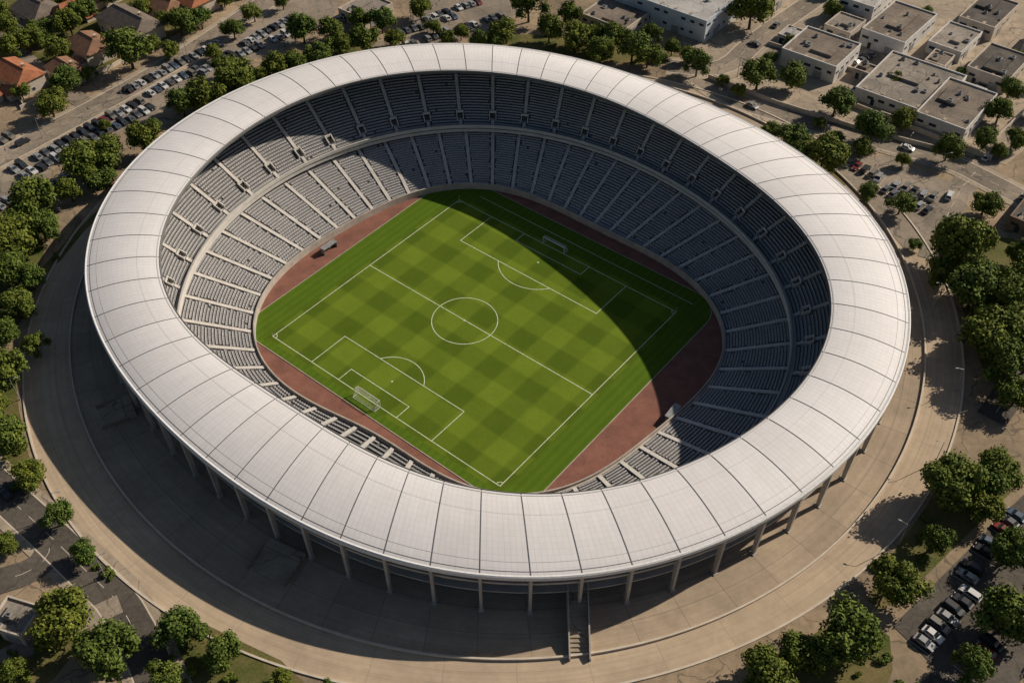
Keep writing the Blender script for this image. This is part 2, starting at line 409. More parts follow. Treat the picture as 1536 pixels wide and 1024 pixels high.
b.obj('entrance_ramp',[M['pavement'],M['wallc']],stad)
for pd,w in ((-116,9),(-152,7)):
    p=math.radians(pd); c=P(F_OUT,p,4.0); b=MB()
    for k in range(7): b.box((-3.2+k*.8,0,.05+k*.06),(.8,w,.1+k*.12),0,0)
    for s in (-1,1):
        b.box((-.6,s*(w/2+.15),.45),(6.4,.25,.9),0,1)
    b.box((3.2,0,.5),(2.2,w,1.0),0,0); b.box((4.31,0,.6),(.1,w*.8,.7),0,2)
    b.obj('plaza_steps',[M['pavement'],M['plaza'],M['dark']],None,(c[0],c[1],0),p+math.pi)

# ------------------------------------------------------------------ pitch & track
ROT=math.radians(-39); PC=(-9.7,6.8)
b=MB()
n=128; vs=[(CXY[0],CXY[1],-13.6)]+[P(F_TR,TAU*i/n,.1,-13.6) for i in range(n)]
b.add(vs,[(0,1+i,1+(i+1)%n) for i in range(n)],0)
b.obj('running_track',[M['track']])
def rrect(x0,x1,y0,y1,r,n=10):
    o=[]
    for cx,cy,a0 in ((x1-r,y1-r,0),(x0+r,y1-r,90),(x0+r,y0+r,180),(x1-r,y0+r,270)):
        for i in range(n+1):
            a=math.radians(a0+90*i/n); o.append((cx+r*math.cos(a),cy+r*math.sin(a)))
    return o
out=rrect(-50,49,-42.6,49,9)
b=MB(); k=len(out)
b.add([(x,y,0) for x,y in out]+[(x,y,-.12) for x,y in out],[tuple(range(k))]+[(i,k+i,k+(i+1)%k,(i+1)%k) for i in range(k)],0)
pitch=b.obj('football_pitch',[M['pitch']],None,(PC[0],PC[1],-13.48),ROT)
b=MB()
big=rrect(-50.2,49.2,-42.8,49.2,9.2)
b.add([(x,y,.02) for x,y in out]+[(x,y,.02) for x,y in big]+[(x,y,-.12) for x,y in big],[(i,(i+1)%k,k+(i+1)%k,k+i) for i in range(k)]+[(k+i,k+(i+1)%k,2*k+(i+1)%k,2*k+i) for i in range(k)],0)
b.obj('track_kerb',[M['wallc']],pitch)
b=MB(); LW=.10; ZL=.006
def ln(x0,y0,x1,y1,w=LW):
    d=Vector((x1-x0,y1-y0)); d.normalize(); nx,ny=-d.y*w,d.x*w; ex,ey=d.x*w,d.y*w
    b.quad((x0-ex-nx,y0-ey-ny,ZL),(x1+ex-nx,y1+ey-ny,ZL),(x1+ex+nx,y1+ey+ny,ZL),(x0-ex+nx,y0-ey+ny,ZL))
def seg(x0,y0,x1,y1): ln(x0,y0,x1,y1)
A0,A1,B0,B1=-40.1,40.1,-38.65,38.65
def arc(cx,cy,r,a0,a1,n=40,w=LW):
    for i in range(n):
        p=math.radians(a0+(a1-a0)*i/n);q=math.radians(a0+(a1-a0)*(i+1)/n)
        b.quad((cx+(r-w)*math.cos(p),cy+(r-w)*math.sin(p),ZL+.003),(cx+(r+w)*math.cos(p),cy+(r+w)*math.sin(p),ZL+.003),(cx+(r+w)*math.cos(q),cy+(r+w)*math.sin(q),ZL+.003),(cx+(r-w)*math.cos(q),cy+(r-w)*math.sin(q),ZL+.003))
def level(dz):
    global ZL; ZL=.006+dz
level(0); seg(A0,B0,A1,B0); seg(A0,B1,A1,B1)
level(.002); seg(A0,B0,A0,B1); seg(A1,B0,A1,B1)
level(.004); seg(A0,-1.05,A1,-1.05)
for x0,x1,y0,y1 in ((-24.8,18.1,B0,-26.3),(-14.7,6.1,B0,-33.9),(-26.9,23.2,B1,24.1),(-14,10.1,B1,34.5)):
    level(.004); seg(x0,y0,x0,y1); seg(x1,y0,x1,y1); level(.006); seg(x0,y1,x1,y1)
level(.008)
arc(-3.46,-1.1,9.15,0,360,72); arc(-3.46,-1.1,.15,0,360,12,.14)
arc(-3.6,-30.8,9.0,math.degrees(math.asin(4.5/9)),180-math.degrees(math.asin(4.5/9)))
h=math.degrees(math.asin(6.5/11.5)); arc(-2.7,30.6,11.5,180+h,360-h)
arc(-3.3,-30.3,.15,0,360,12,.14); arc(-2.7,30.9,.15,0,360,12,.14)
for x,y,a in ((A0,B0,0),(A1,B0,90),(A1,B1,180),(A0,B1,270)): arc(x,y,1.2,a,a+90,8)
level(.01); ln(-36,44.2,42,44.2,.08)
b.obj('line_markings',[M['linepaint']],pitch)
def goal(a,bb,sgn):
    g=MB(); w=3.9;h=2.5
    for s in (-w,w): g.tube((s,0,0),(s,0,h),.1,.1,8)
    g.tube((-w,0,h),(w,0,h),.1,.1,8)
    D1,D2=.9,2.1
    for s in (-w,w):
        g.tube((s,0,h),(s,D1,h),.05,.05,6);g.tube((s,D1,h),(s,D2,0),.05,.05,6);g.tube((s,0,.05),(s,D2,.05),.05,.05,6)
    g.tube((-w,D2,.05),(w,D2,.05),.05,.05,6); g.tube((-w,D1,h),(w,D1,h),.04,.04,6)
    t=.009
    nx=26
    for i in range(1,nx):
        x=-w+2*w*i/nx; g.tube((x,0,h),(x,D1,h),t,t,3,1); g.tube((x,D1,h),(x,D2,0),t,t,3,1)
    for i in range(1,9):
        f=i/9; g.tube((-w,D1+(D2-D1)*f,h*(1-f)),(w,D1+(D2-D1)*f,h*(1-f)),t,t,3,1)
    for i in range(1,4): g.tube((-w,D1*i/4,h),(w,D1*i/4,h),t,t,3,1)
    for s in (-w,w):
        for i in range(1,9):
            z=h*i/9; y=D2+(D1-D2)*i/9; g.tube((s,0,z),(s,y,z),t,t,3,1)
        for i in range(1,6):
            y=D2*i/6; z=h if y<D1 else h*(D2-y)/(D2-D1); g.tube((s,y,0),(s,y,z),t,t,3,1)
    cr,sr=math.cos(ROT),math.sin(ROT)
    g.obj('football_goal',[M['white'],M['white']],None,(PC[0]+a*cr-bb*sr,PC[1]+a*sr+bb*cr,-13.47),ROT+(0 if sgn>0 else math.pi))
goal(-3.4,B0,-1); goal(-3.0,B1,1)
FC=simple('flag_cloth',(.6,.45,.05))
for a,bb in ((A0,B0),(A1,B0),(A1,B1),(A0,B1)):
    g=MB(); g.tube((0,0,0),(0,0,1.7),.04,.03,6,0); g.add([(0,0,1.7),(.5,.1,1.55),(0,0,1.35)],[(0,1,2)],1); g.box((0,0,.03),(.2,.2,.06),0,0)
    cr,sr=math.cos(ROT),math.sin(ROT)
    g.obj('corner_flag',[M['white'],FC],None,(PC[0]+a*cr-bb*sr,PC[1]+a*sr+bb*cr,-13.47),ROT)
def dugout(x,y,rot):
    g=MB(); L=5.0
    g.box((0,.8,1.0),(L,.12,2.0),0,0); g.box((-L/2,0,.85),(.12,1.6,1.7),0,0); g.box((L/2,0,.85),(.12,1.6,1.7),0,0)
    g.box((0,.0,2.06),(L+.3,1.9,.1),0,0); g.box((0,.45,.45),(L-.4,.5,.1),0,1); g.box((0,.65,.8),(L-.4,.08,.6),0,1); g.box((0,.45,.2),(L-.6,.3,.4),0,2)
    g.obj('team_dugout',[M['steel'],M['seat'],M['dark']],None,(x,y,-13.55),rot)
dugout(-54.2,38.2,math.radians(51)); dugout(40.6,-26.5,math.radians(-125))
# ------------------------------------------------------------------ ground
b=MB()
n=128; vs=[];rings=[('o',-5.0),130,220,450,1000,3000]
pts=[]
for rr in rings:
    for i in range(n):
        p=TAU*i/n
        pts.append(P(F_OUT,p,-5.0,0) if isinstance(rr,tuple) else (CXY[0]+rr*math.cos(p),CXY[1]+rr*math.sin(p),0))
fs=[(j*n+i,(j+1)*n+i,(j+1)*n+(i+1)%n,j*n+(i+1)%n) for j in range(len(rings)-1) for i in range(n)]
b.add(pts,fs,0); b.obj('ground',[M['ground']])
b=MB(); loft(b,[(F_PL,0,.012),(F_OUT,-5.1,.012)],256,0,628.0,[0,14.0]); b.obj('plaza',[M['plaza']])
b=MB(); loft(b,[(F_RG,0,.008),(F_PL,.1,.008)],256,0,735.0,[.0,11.4]); b.obj('ring_road',[M['ringroad']])
b=MB(); loft(b,[(F_PL,.2,0),(F_PL,.2,.6),(F_PL,-.2,.6),(F_PL,-.2,0)],256,0); b.obj('plaza_wall',[M['kerb']])
b=MB(); loft(b,[(F_RG,.35,0),(F_RG,.35,.3),(F_RG,-.1,.3),(F_RG,-.1,0)],256,0); b.obj('ring_road_kerb',[M['kerb']])
zc=[.016]
def inside_ring(x,y): 
    p=math.atan2(y-CXY[1],x-CXY[0]); return math.hypot(x-CXY[0],y-CXY[1])<rad(F_RG,p,.4)
def poly(name,pl,mat,kerb=None):
    z=zc[0]; zc[0]+=.004
    b=MB(); b.add([(x,y,z) for x,y in pl],[tuple(range(len(pl)))],0)
    return b.obj(name,[mat])
def strip(mb,pts,w,z,off=0,mi=0,h=0):
    ps=[Vector(p) for p in pts]; L=[];Rr=[]
    for i,p in enumerate(ps):
        d=(ps[min(i+1,len(ps)-1)]-ps[max(i-1,0)]).normalized(); nn=Vector((-d.y,d.x))
        L.append(p+nn*(off+w/2)); Rr.append(p+nn*(off-w/2))
    vs=[(q.x,q.y,z+h) for q in L]+[(q.x,q.y,z+h) for q in Rr]; k=len(ps)
    fs=[(k+i,k+i+1,i+1,i) for i in range(k-1)]
    if h:
        vs+=[(q.x,q.y,z) for q in L]+[(q.x,q.y,z) for q in Rr]
        fs+=[(i,i+1,2*k+i+1,2*k+i) for i in range(k-1)]+[(3*k+i,3*k+i+1,k+i+1,k+i) for i in range(k-1)]
    mb.add(vs,fs,mi)
def smooth(pts,it=2):
    for _ in range(it):
        q=[pts[0]]
        for a,c in zip(pts,pts[1:]):
            q+=[(a[0]*.75+c[0]*.25,a[1]*.75+c[1]*.25),(a[0]*.25+c[0]*.75,a[1]*.25+c[1]*.75)]
        q.append(pts[-1]); pts=q
    return pts
def road(name,pts,w,mat,walk=True,dash=True):
    pts=smooth(pts); z=zc[0]; zc[0]+=.004
    b=MB(); strip(b,pts,w,z); b.obj(name,[mat])
    if walk:
        b=MB()
        for s in (-1,1):
            strip(b,pts,.3,0,s*(w/2+.15),1,.14); strip(b,pts,1.7,0,s*(w/2+1.15),0,.12)
        b.obj('pavement',[M['pavement'],M['kerb']])
    if dash:
        b=MB(); acc=0
        for a,c in zip(pts,pts[1:]):
            a=Vector(a);c=Vector(c);L=(c-a).length;d=(c-a)/L;s=0
            while s<L:
                if int((acc+s)/3)%2==0:
                    e=min(s+1.0,L); strip(b,[tuple(a+d*s),tuple(a+d*e)],.14,z+.006)
                s+=1.0
            acc+=L
        b.obj('lane_marking',[M['kerb']])
lawns=([(-128.1,13.9),(-122.6,32.4),(-114.6,52.7),(-111.8,49.5),(-119.7,35.4),(-124.9,12.5)],
 [(-132.3,-24.4),(-124,-19.8),(-115,-41.4),(-104.5,-60.6),(-107.7,-64),(-121.9,-48)],
 [(-93.9,-73.1),(-90.6,-71.8),(-77,-84.4),(-80.4,-85.7)],
 [(90.8,-63.9),(98.8,-52.9),(121.1,-51.3),(93.1,-75.1),(75.1,-90.8),(71.5,-86.2)],
 [(-148.7,20.8),(-146.7,47.9),(-133.0,47.9),(-128.5,15.2),(-125.5,-10.5),(-135.6,-15.2)],
 [(-104.1,-88),(-86.7,-88),(-83.1,-93.3),(-89.6,-108),(-105,-112),(-108,-96.2)],
 [(118.7,29.4),(147.8,26.5),(138.0,-23.1),(115.5,-33.1),(117.4,-5.6)],
 [(-79,-97),(-68.9,-89),(-37.0,-104.2),(-36.1,-118),(-70,-118)],
 [(54.2,-98.2),(69,-89.2),(76.7,-97.3),(64,-118),(30,-118)],
 [(-100,103),(-80,127),(-40,136),(-30,126),(-60,112),(-96,82)],[(-20,132),(10,143),(60,128),(52,118),(20,124),(-10,124)],
 [(-180,100),(-158,98),(-120,138),(-104,165),(-110,185),(-200,185)],[(98,-95),(118,-78),(130,-90),(110,-120)],
 [(86,75),(96,64),(101,50),(92,56),(80,74)])
for g in lawns: poly('lawn',smooth(g+[g[0]],1)[:-1],M['lawn'])
poly('parking_lot',[(-158,35),(-167,59),(-144,92),(-128,112),(-96,161),(-89,182),(-64,182),(-65,153),(-79,132),(-99,116),(-115,87),(-139,66),(-139,48)],M['asphalt_l'])
poly('parking_lot',[(-50,130),(-32,163),(-23,182),(13,182),(-2,148),(-16,139),(-39,122)],M['asphalt_l'])
poly('parking_lot',[(96,64),(115,67),(131,52),(120,29),(109,22),(102,45)],M['asphalt_l'])
poly('parking_lot',[(76,-93),(91,-80),(113,-61),(127,-64),(118,-87),(89,-112),(70,-112),(82,-102)],M['asphalt_d'])
poly('industrial_yard',[(60,112),(110,80),(150,62),(200,110),(200,190),(60,190)],M['pavement'])
poly('industrial_yard',[(112,98),(124,90),(131,97),(119,106)],M['asphalt_d'])
poly('industrial_yard',[(144,106),(154,98),(170,112),(160,122)],M['asphalt_l'])
poly('industrial_yard',[(74,128),(88,118),(98,132),(84,142)],M['asphalt_l'])
road('street',[(53,119),(72,115),(86,136),(106,158),(130,185)],8,M['asphalt_l'])
road('street',[(61,113),(74,96),(88,88),(109,77),(133,64),(140,57),(170,20)],7.5,M['asphalt_l'])
road('street',[(190,110),(138,58),(125,38),(115,18)],7.5,M['asphalt_l'],walk=False)
road('street',[(160,-2),(126,-24),(113,-39)],7,M['asphalt_d'],walk=False)
road('street',[(-160,-20),(-122,-53),(-102,-69),(-89,-80),(-77,-90),(-60,-118),(-50,-140)],7.5,M['asphalt_d'])
road('street',[(-120,-88),(-109.3,-84.2),(-97.1,-79.4),(-98.7,-70.0)],6.5,M['asphalt_d'],walk=False)
road('street',[(-112,-107),(-103.8,-103.2),(-93.2,-96.2),(-79.5,-88.0)],4.5,M['asphalt_l'],walk=False,dash=False)
road('street',[(-180,35),(-165.0,55.0),(-137.7,89.9),(-118.3,117),(-101.5,145.9),(-83,180)],9,M['asphalt_l'])
road('street',[(-137,93),(-160,116),(-185,140)],6,M['asphalt_l'],walk=False,dash=False)

# ------------------------------------------------------------------ trees
def tree_mesh(name,seed):
    random.seed(seed); b=MB()
    b.tube((0,0,0),(.02,.01,.62),.065,.045,8,0)
    clumps=[]
    nC=random.randint(17,21)
    for i in range(nC):
        a=U(0,TAU); u=U(-.55,1.0); rr=math.sqrt(max(0,1-u*u))*U(.45,.8)
        clumps.append((rr*math.cos(a),rr*math.sin(a),.95+u*.52+U(-.05,.05),U(.2,.4)))
    clumps.append((0,0,1.0,.5))
    for c in clumps[:7]: b.tube((.01,0,U(.35,.6)),(c[0]*.8,c[1]*.8,c[2]-.05),.035,.012,5,0)
    for cx,cy,cz,cr in clumps:
        n1,n2=7,5; vs=[];jit=[[U(.5,.82) for _ in range(n1)] for _ in range(n2+1)]
        for j in range(n2+1):
            th=math.pi*j/n2
            for i in range(n1):
                r=cr*jit[j][i]; vs.append((cx+r*math.sin(th)*math.cos(TAU*i/n1),cy+r*math.sin(th)*math.sin(TAU*i/n1),cz+r*math.cos(th)))
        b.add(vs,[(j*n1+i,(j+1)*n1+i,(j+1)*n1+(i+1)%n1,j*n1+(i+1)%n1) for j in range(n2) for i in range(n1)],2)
        nl=int(1150*cr*cr)+70
        for _ in range(nl):
            z=U(-.8,1);a=U(0,TAU);s=math.sqrt(1-z*z); d=Vector((s*math.cos(a),s*math.sin(a),z))
            r=cr*U(.72,1.22); c=Vector((cx,cy,cz))+d*r
            nn=(d+Vector((U(-.8,.8),U(-.8,.8),U(-.5,.8)))).normalized(); t=nn.orthogonal().normalized(); t=Matrix.Rotation(U(0,TAU),3,nn)@t; w=nn.cross(t)
            k=U(.026,.052)
            b.add([c-t*k-w*k*.6,c+t*k-w*k*.8,c+t*k*.8+w*k,c-t*k*.7+w*k*.7],[(0,1,2,3)],1)
    return b.mesh(name,[M['bark'],M['leaf'],M['leafcore']])
TM=[tree_mesh('tree_crown_%d'%i,100+i) for i in range(8)]
def shrub_mesh(seed):
    random.seed(seed); b=MB()
    b.tube((0,0,0),(0,0,.5),.06,.04,5,0)
    for q in range(5):
        cx,cy,cz,cr=U(-.5,.5),U(-.5,.5),U(.35,.7),U(.3,.5)
        b.tube((0,0,.2),(cx,cy,cz),.04,.02,4,0)
        for _ in range(70):
            z=U(-.6,1);a=U(0,TAU);s=math.sqrt(1-z*z); d=Vector((s*math.cos(a),s*math.sin(a),z)); c=Vector((cx,cy,cz))+d*cr*U(.5,1.1)
            nn=(d+Vector((U(-.7,.7),U(-.7,.7),U(-.5,.8)))).normalized(); t=nn.orthogonal().normalized(); w=nn.cross(t); k=U(.08,.14)
            b.add([c-t*k-w*k*.6,c+t*k-w*k*.8,c+t*k*.8+w*k,c-t*k*.7+w*k*.7],[(0,1,2,3)],1)
    return b.mesh('shrub_mesh',[M['bark'],M['leaf']])
SM=[shrub_mesh(300+i) for i in range(3)]
random.seed(11)
T="""-129,117,7.2 -147,88,4.7 -147,102,4.4 -156,139,4.7 -155,123,4.6 -154,149,4.3 -167,128,4.6 -171,123,4.1 -117,139,5.2 -118,124,3.2 -111,144,4.3 -98,137,3.7 -93,149,3.8 -102,123,3.2 -134,152,3.6 -166,139,3.8 -178,137,4.2 -112,68,5.1 -120,60,6.0 -126,54,6.3 -120,50,4.3 -105,88,4.7 -98,92,6.0 -89,102,6.5 -96,110,4.4 -79,110,4.9 -73,112,4.5 -66,120,4.5 -59,124,4.6 -73,134,5.6 -64,137,4.2 -51,128,5.1 -46,141,4.7 -54,144,3.8 -33,151,4.3 -41,132,3.7 -11,130,3.7 -2,134,4.7 6,149,6.2 13,134,4.7 21,130,5.1 34,128,5.1 30,121,4.5 41,121,5.4 46,118,4.5 49,134,3.7 21,146,4.3 85,144,7.1 62,112,4.5 81,104,5.7 93,105,4.8 103,88,5.5 111,73,5.3 85,70,4.9 93,59,5.6 89,66,4.0 106,66,3.2 123,80,3.8 132,64,4.0 127,106,2.6 145,70,3.7 154,84,4.2 162,98,3.9 103,44,2.7 111,38,3.8 111,22,1.8 97,128,3.2 135,38,4.2 116,151,3.8 154,70,3.3 88,119,2.7 120,14,7.5 128,22,4.4 119,-1,6.9 127,-2,6.2 118,-15,6.6 118,-26,5.8 119,-35,4.4 127,-15,5.0 95,-64,6.0 102,-60,5.2 107,-58,4.7 78,-85,4.8 63,-98,5.7 55,-102,4.3 48,-106,4.8 97,-94,5.5 104,-78,4.1 87,-104,3.8 89,-75,3.3 -97,-69,3.4 -89,-78,2.8 -89,-94,5.5 -76,-102,5.3 -64,-97,4.1 -55,-101,3.8 -66,-106,3.5 -44,-106,2.5 -106,-75,2.5 -95,-104,2.5 -35,-107,1.5 -134,35,6.4 -134,19,6.5 -127,-5,4.4 -121,-29,5.4 -115,-49,5.1 -107,-59,3.5 -127,6,3.5"""
TP=[]
def tree(x,y,r):
    TP.append((x,y,r))
    put(random.choice(TM),'leafy_tree',None,(x,y,-.02),U(0,TAU),(r*U(.95,1.08),r*U(.95,1.08),r*U(.9,1.1)))
for s in T.split():
    x,y,r=map(float,s.split(',')); tree(x,y,r*1.17)
for x,y,r in ((-141,109,3),(-160,98,3.5),(-176,110,4),(-182,122,4),(-140,140,3),(-125,147,3),(-148,162,4),(-165,160,4),(-185,150,4.5),(-129,164,3.5),(-106,160,3.5),(-84,158,3.5),(140,-8,6),(138,-28,6),(132,-45,5),(112,-98,5.5),(120,-74,4.5),(72,-112,5),(-100,-112,4),(-140,0,6),(-136,-20,5),(-126,-62,4),(-86,96,4.5),(-112,78,3.2),(-28,140,3.2),(-22,133,3),(60,121,3),(70,106,2.5),(97,82,2.5),(118,61,2.5),(150,110,2.5),(172,120,3),(120,168,3.5),(150,152,3),(-135,66,2.5),(-128,80,2.2),
 (-128,44,4.5),(-138,28,5),(-130,26,5),(-132,8,5),(-122,-38,4),(-83,106,4),(-93,98,4.5),(-104,96,3.5),(-18,136,3.5),(-6,128,3.5),(28,134,4),(55,125,3.5),(122,6,5.5),(112,8,4.5),(124,-9,5),(126,-24,5),(133,4,5),(136,14,5),(101,-67,4.5),(-82,-99,3.5),(44,-110,4),(108,-88,4.5),(74,99,3),(100,72,3),(86,62,3.5),(80,76,3.5),(140,80,3),(149,66,3),(168,88,3.5),(176,104,3.5),(-150,94,3.2),(-163,134,3.6),(-124,128,3.4),(-142,152,3.2),(-118,-18,3.8),(-128,-14,4)): tree(x,y,r)
for k in range(190):
    g=random.choice(lawns); cx=sum(p[0] for p in g)/len(g); cy=sum(p[1] for p in g)/len(g); q=random.choice(g); t=U(0,.85)
    x,y=cx+(q[0]-cx)*t+U(-2,2),cy+(q[1]-cy)*t+U(-2,2); r=U(.8,1.7)
    if inside_ring(x,y): continue
    put(random.choice(SM),'shrub',None,(x,y,-.02),U(0,TAU),(r,r,r*.9))
# ------------------------------------------------------------------ cars
TL=simple('tail_lamp',(.3,.01,.01),(.25,.01,.01),1)
def car_mesh(name,col,kind=0):
    b=MB(); W=.88
    if kind==0: pr=[(-2.15,.32),(-2.2,.62),(-2.12,.88),(-1.55,.95),(.85,.95),(1.75,.86),(2.15,.68),(2.2,.32)]; cab=[(-1.75,.93),(1.0,.93),(.25,1.42),(-1.15,1.44)]
    else: pr=[(-2.3,.34),(-2.36,.8),(-2.28,1.02),(-1.7,1.05),(1.0,1.05),(1.85,.98),(2.25,.78),(2.3,.34)]; cab=[(-2.2,1.03),(1.15,1.03),(.5,1.68),(-1.95,1.70)]
    k=len(pr)
    vs=[(x,-W if 0<i<k-1 else -W*.96,z) for i,(x,z) in enumerate(pr)]+[(x,W if 0<i<k-1 else W*.96,z) for i,(x,z) in enumerate(pr)]
    b.add(vs,[tuple(range(k)),tuple(range(2*k-1,k-1,-1))]+[(i,k+i,k+(i+1)%k,(i+1)%k) for i in range(k)],0)
    w0,w1=.80,.64
    vs=[(cab[0][0],-w0,cab[0][1]),(cab[1][0],-w0,cab[1][1]),(cab[2][0],-w1,cab[2][1]),(cab[3][0],-w1,cab[3][1])]; vs+=[(x,-y,z) for x,y,z in vs]
    b.add(vs,[(0,1,2,3),(7,6,5,4),(1,5,6,2),(4,0,3,7)],1)
    t=.02
    b.add([(cab[3][0]-.02,-w1-.02,cab[3][1]+t),(cab[2][0]+.02,-w1-.02,cab[2][1]+t),(cab[2][0]+.02,w1+.02,cab[2][1]+t),(cab[3][0]-.02,w1+.02,cab[3][1]+t)],[(0,1,2,3)],0)
    for s in (-1,1):
        xm=(cab[2][0]+cab[3][0])/2; b.tube((xm-.1,s*(w0+.01),.95),(xm-.1,s*(w1+.01),cab[2][1]),.05,.05,4,0)
        b.tube((cab[1][0],s*w0,cab[1][1]),(cab[2][0],s*w1,cab[2][1]),.05,.05,4,0); b.tube((cab[0][0],s*w0,cab[0][1]),(cab[3][0],s*w1,cab[3][1]),.06,.06,4,0)
        b.box((.75,s*(W+.08),1.0),(.15,.18,.12),0,0)
        for x in (-1.35,1.35): b.tube((x,s*(W-.2),.32),(x,s*(W+.02),.32),.32,.32,12,2)
    for s in (-1,1):
        b.box((2.14,s*.6,.66),(.12,.35,.14),0,3); b.box((-2.17,s*.62,.76),(.1,.3,.14),0,4)
    m,nt,bs=new_mat(name+'_paint',.5); bs.inputs["Base Color"].default_value=(*col,1); bs.inputs["Roughness"].default_value=.35; bs.inputs["Metallic"].default_value=.15
    bs.inputs["Coat Weight"].default_value=.3
    return b.mesh(name,[m,M['glass'],M['tyre'],M['white'],TL])
CM=[car_mesh('car_body_%d'%i,c,kd) for i,(c,kd) in enumerate([((.6,.59,.57),0),((.6,.59,.57),1),((.30,.30,.30),0),((.30,.30,.30),1),((.03,.03,.033),0),((.035,.035,.038),1),((.12,.12,.122),0),((.07,.10,.15),0),((.2,.03,.025),0),((.2,.18,.15),1)])]
CW=[4,2,5,3,5,4,6,1,.6,1.5]
def car(x,y,rot): put(random.choices(CM,CW)[0],'parked_car',None,(x,y,.05),rot)
C="""-150,59/-121,97 -146,56/-117,93 -142,70/-125,93 -127,103/-103,134 -123,97/-106,117 -105,114/-98,126 -96,124/-78,142 -94,133/-80,152 -42,139/-19,154 -37,132/-4,153 -33,149/-12,164 100,64/110,56 107,56/124,44 110,49/121,38 81,-97/95,-84 94,-82/103,-72 103,-72/110,-66 -148,41/-144,47 -159,74/-157,78"""
mk=MB()
rows=[]
for s in C.split():
    a,c=s.split('/'); a=Vector(tuple(map(float,a.split(','))));c=Vector(tuple(map(float,c.split(',')))); rows.append((a,c,.82))
rows+= [(Vector((84,-106)),Vector((100,-92)),.5),(Vector((112,105)),Vector((122,96)),.8),(Vector((-138,48)),Vector((-131,57)),.8),(Vector((-20,166)),Vector((0,178)),.8),(Vector((148,98)),Vector((158,108)),.7),(Vector((118,120)),Vector((124,126)),.8),(Vector((-62,150)),Vector((-56,162)),.8),(Vector((80,126)),Vector((88,136)),.7)]
placed=[]
for a,c,pr in rows:
    L=(c-a).length; d=(c-a)/L; nn=Vector((-d.y,d.x)); n=int(L/2.75); rot=math.atan2(nn.y,nn.x)
    for i in range(n+1):
        q=a+d*(i*2.75)
        e=q-d*1.37
        strip(mk,[tuple(e-nn*2.4),tuple(e+nn*2.4)],.12,.15)
        if R()<pr and all((q-w).length>2.6 for w in placed) and all(math.hypot(q.x-t[0],q.y-t[1])>t[2]*.3 for t in TP):
            placed.append(q.copy()); j=q+nn*U(-.35,.35)+d*U(-.12,.12); car(j.x,j.y,rot+U(-.04,.04)+(math.pi if R()<.5 else 0))
mk.obj('parking_stall_markings',[M['kerb']])
for x,y,r in ((64,118.5,150),(95,146,55),(122,70,-35),(150,44,-52),(128,46,60),(-112,-61,141),(-127,104,55),(-152,73,52),(145,65,45),(78,93.5,-50)): car(x,y,math.radians(r))
# ------------------------------------------------------------------ buildings
WALLS={'white':simple('white_render',(.66,.63,.59),(.52,.495,.46),.3),'blue':simple('blue_grey_cladding',(.50,.54,.57),(.41,.45,.49),.3),'beige':simple('beige_render',(.56,.49,.41),(.44,.38,.31),.3),'brown':simple('brown_brick_wall',(.26,.18,.13),(.19,.13,.1),.6)}
ROOFS={'brown':simple('bitumen_roof_brown',(.33,.27,.215),(.20,.165,.135),.12,fine=.5,patch=.6),'grey':simple('bitumen_roof_grey',(.40,.35,.295),(.26,.23,.195),.12,fine=.5,patch=.6),'pale':simple('pale_roof',(.58,.56,.53),(.44,.425,.40),.12,fine=.4,patch=.3),'dark':simple('dark_roof',(.17,.15,.13),(.10,.09,.08),.2,fine=.5,patch=.6),
 'orange':simple('clay_tile_roof',(.50,.20,.10),(.34,.135,.075),.6,fine=.6),'tilebrown':simple('brown_tile_roof',(.36,.195,.12),(.23,.135,.09),.6,fine=.6),'tilegrey':simple('grey_tile_roof',(.25,.20,.16),(.16,.135,.115),.6,fine=.6)}
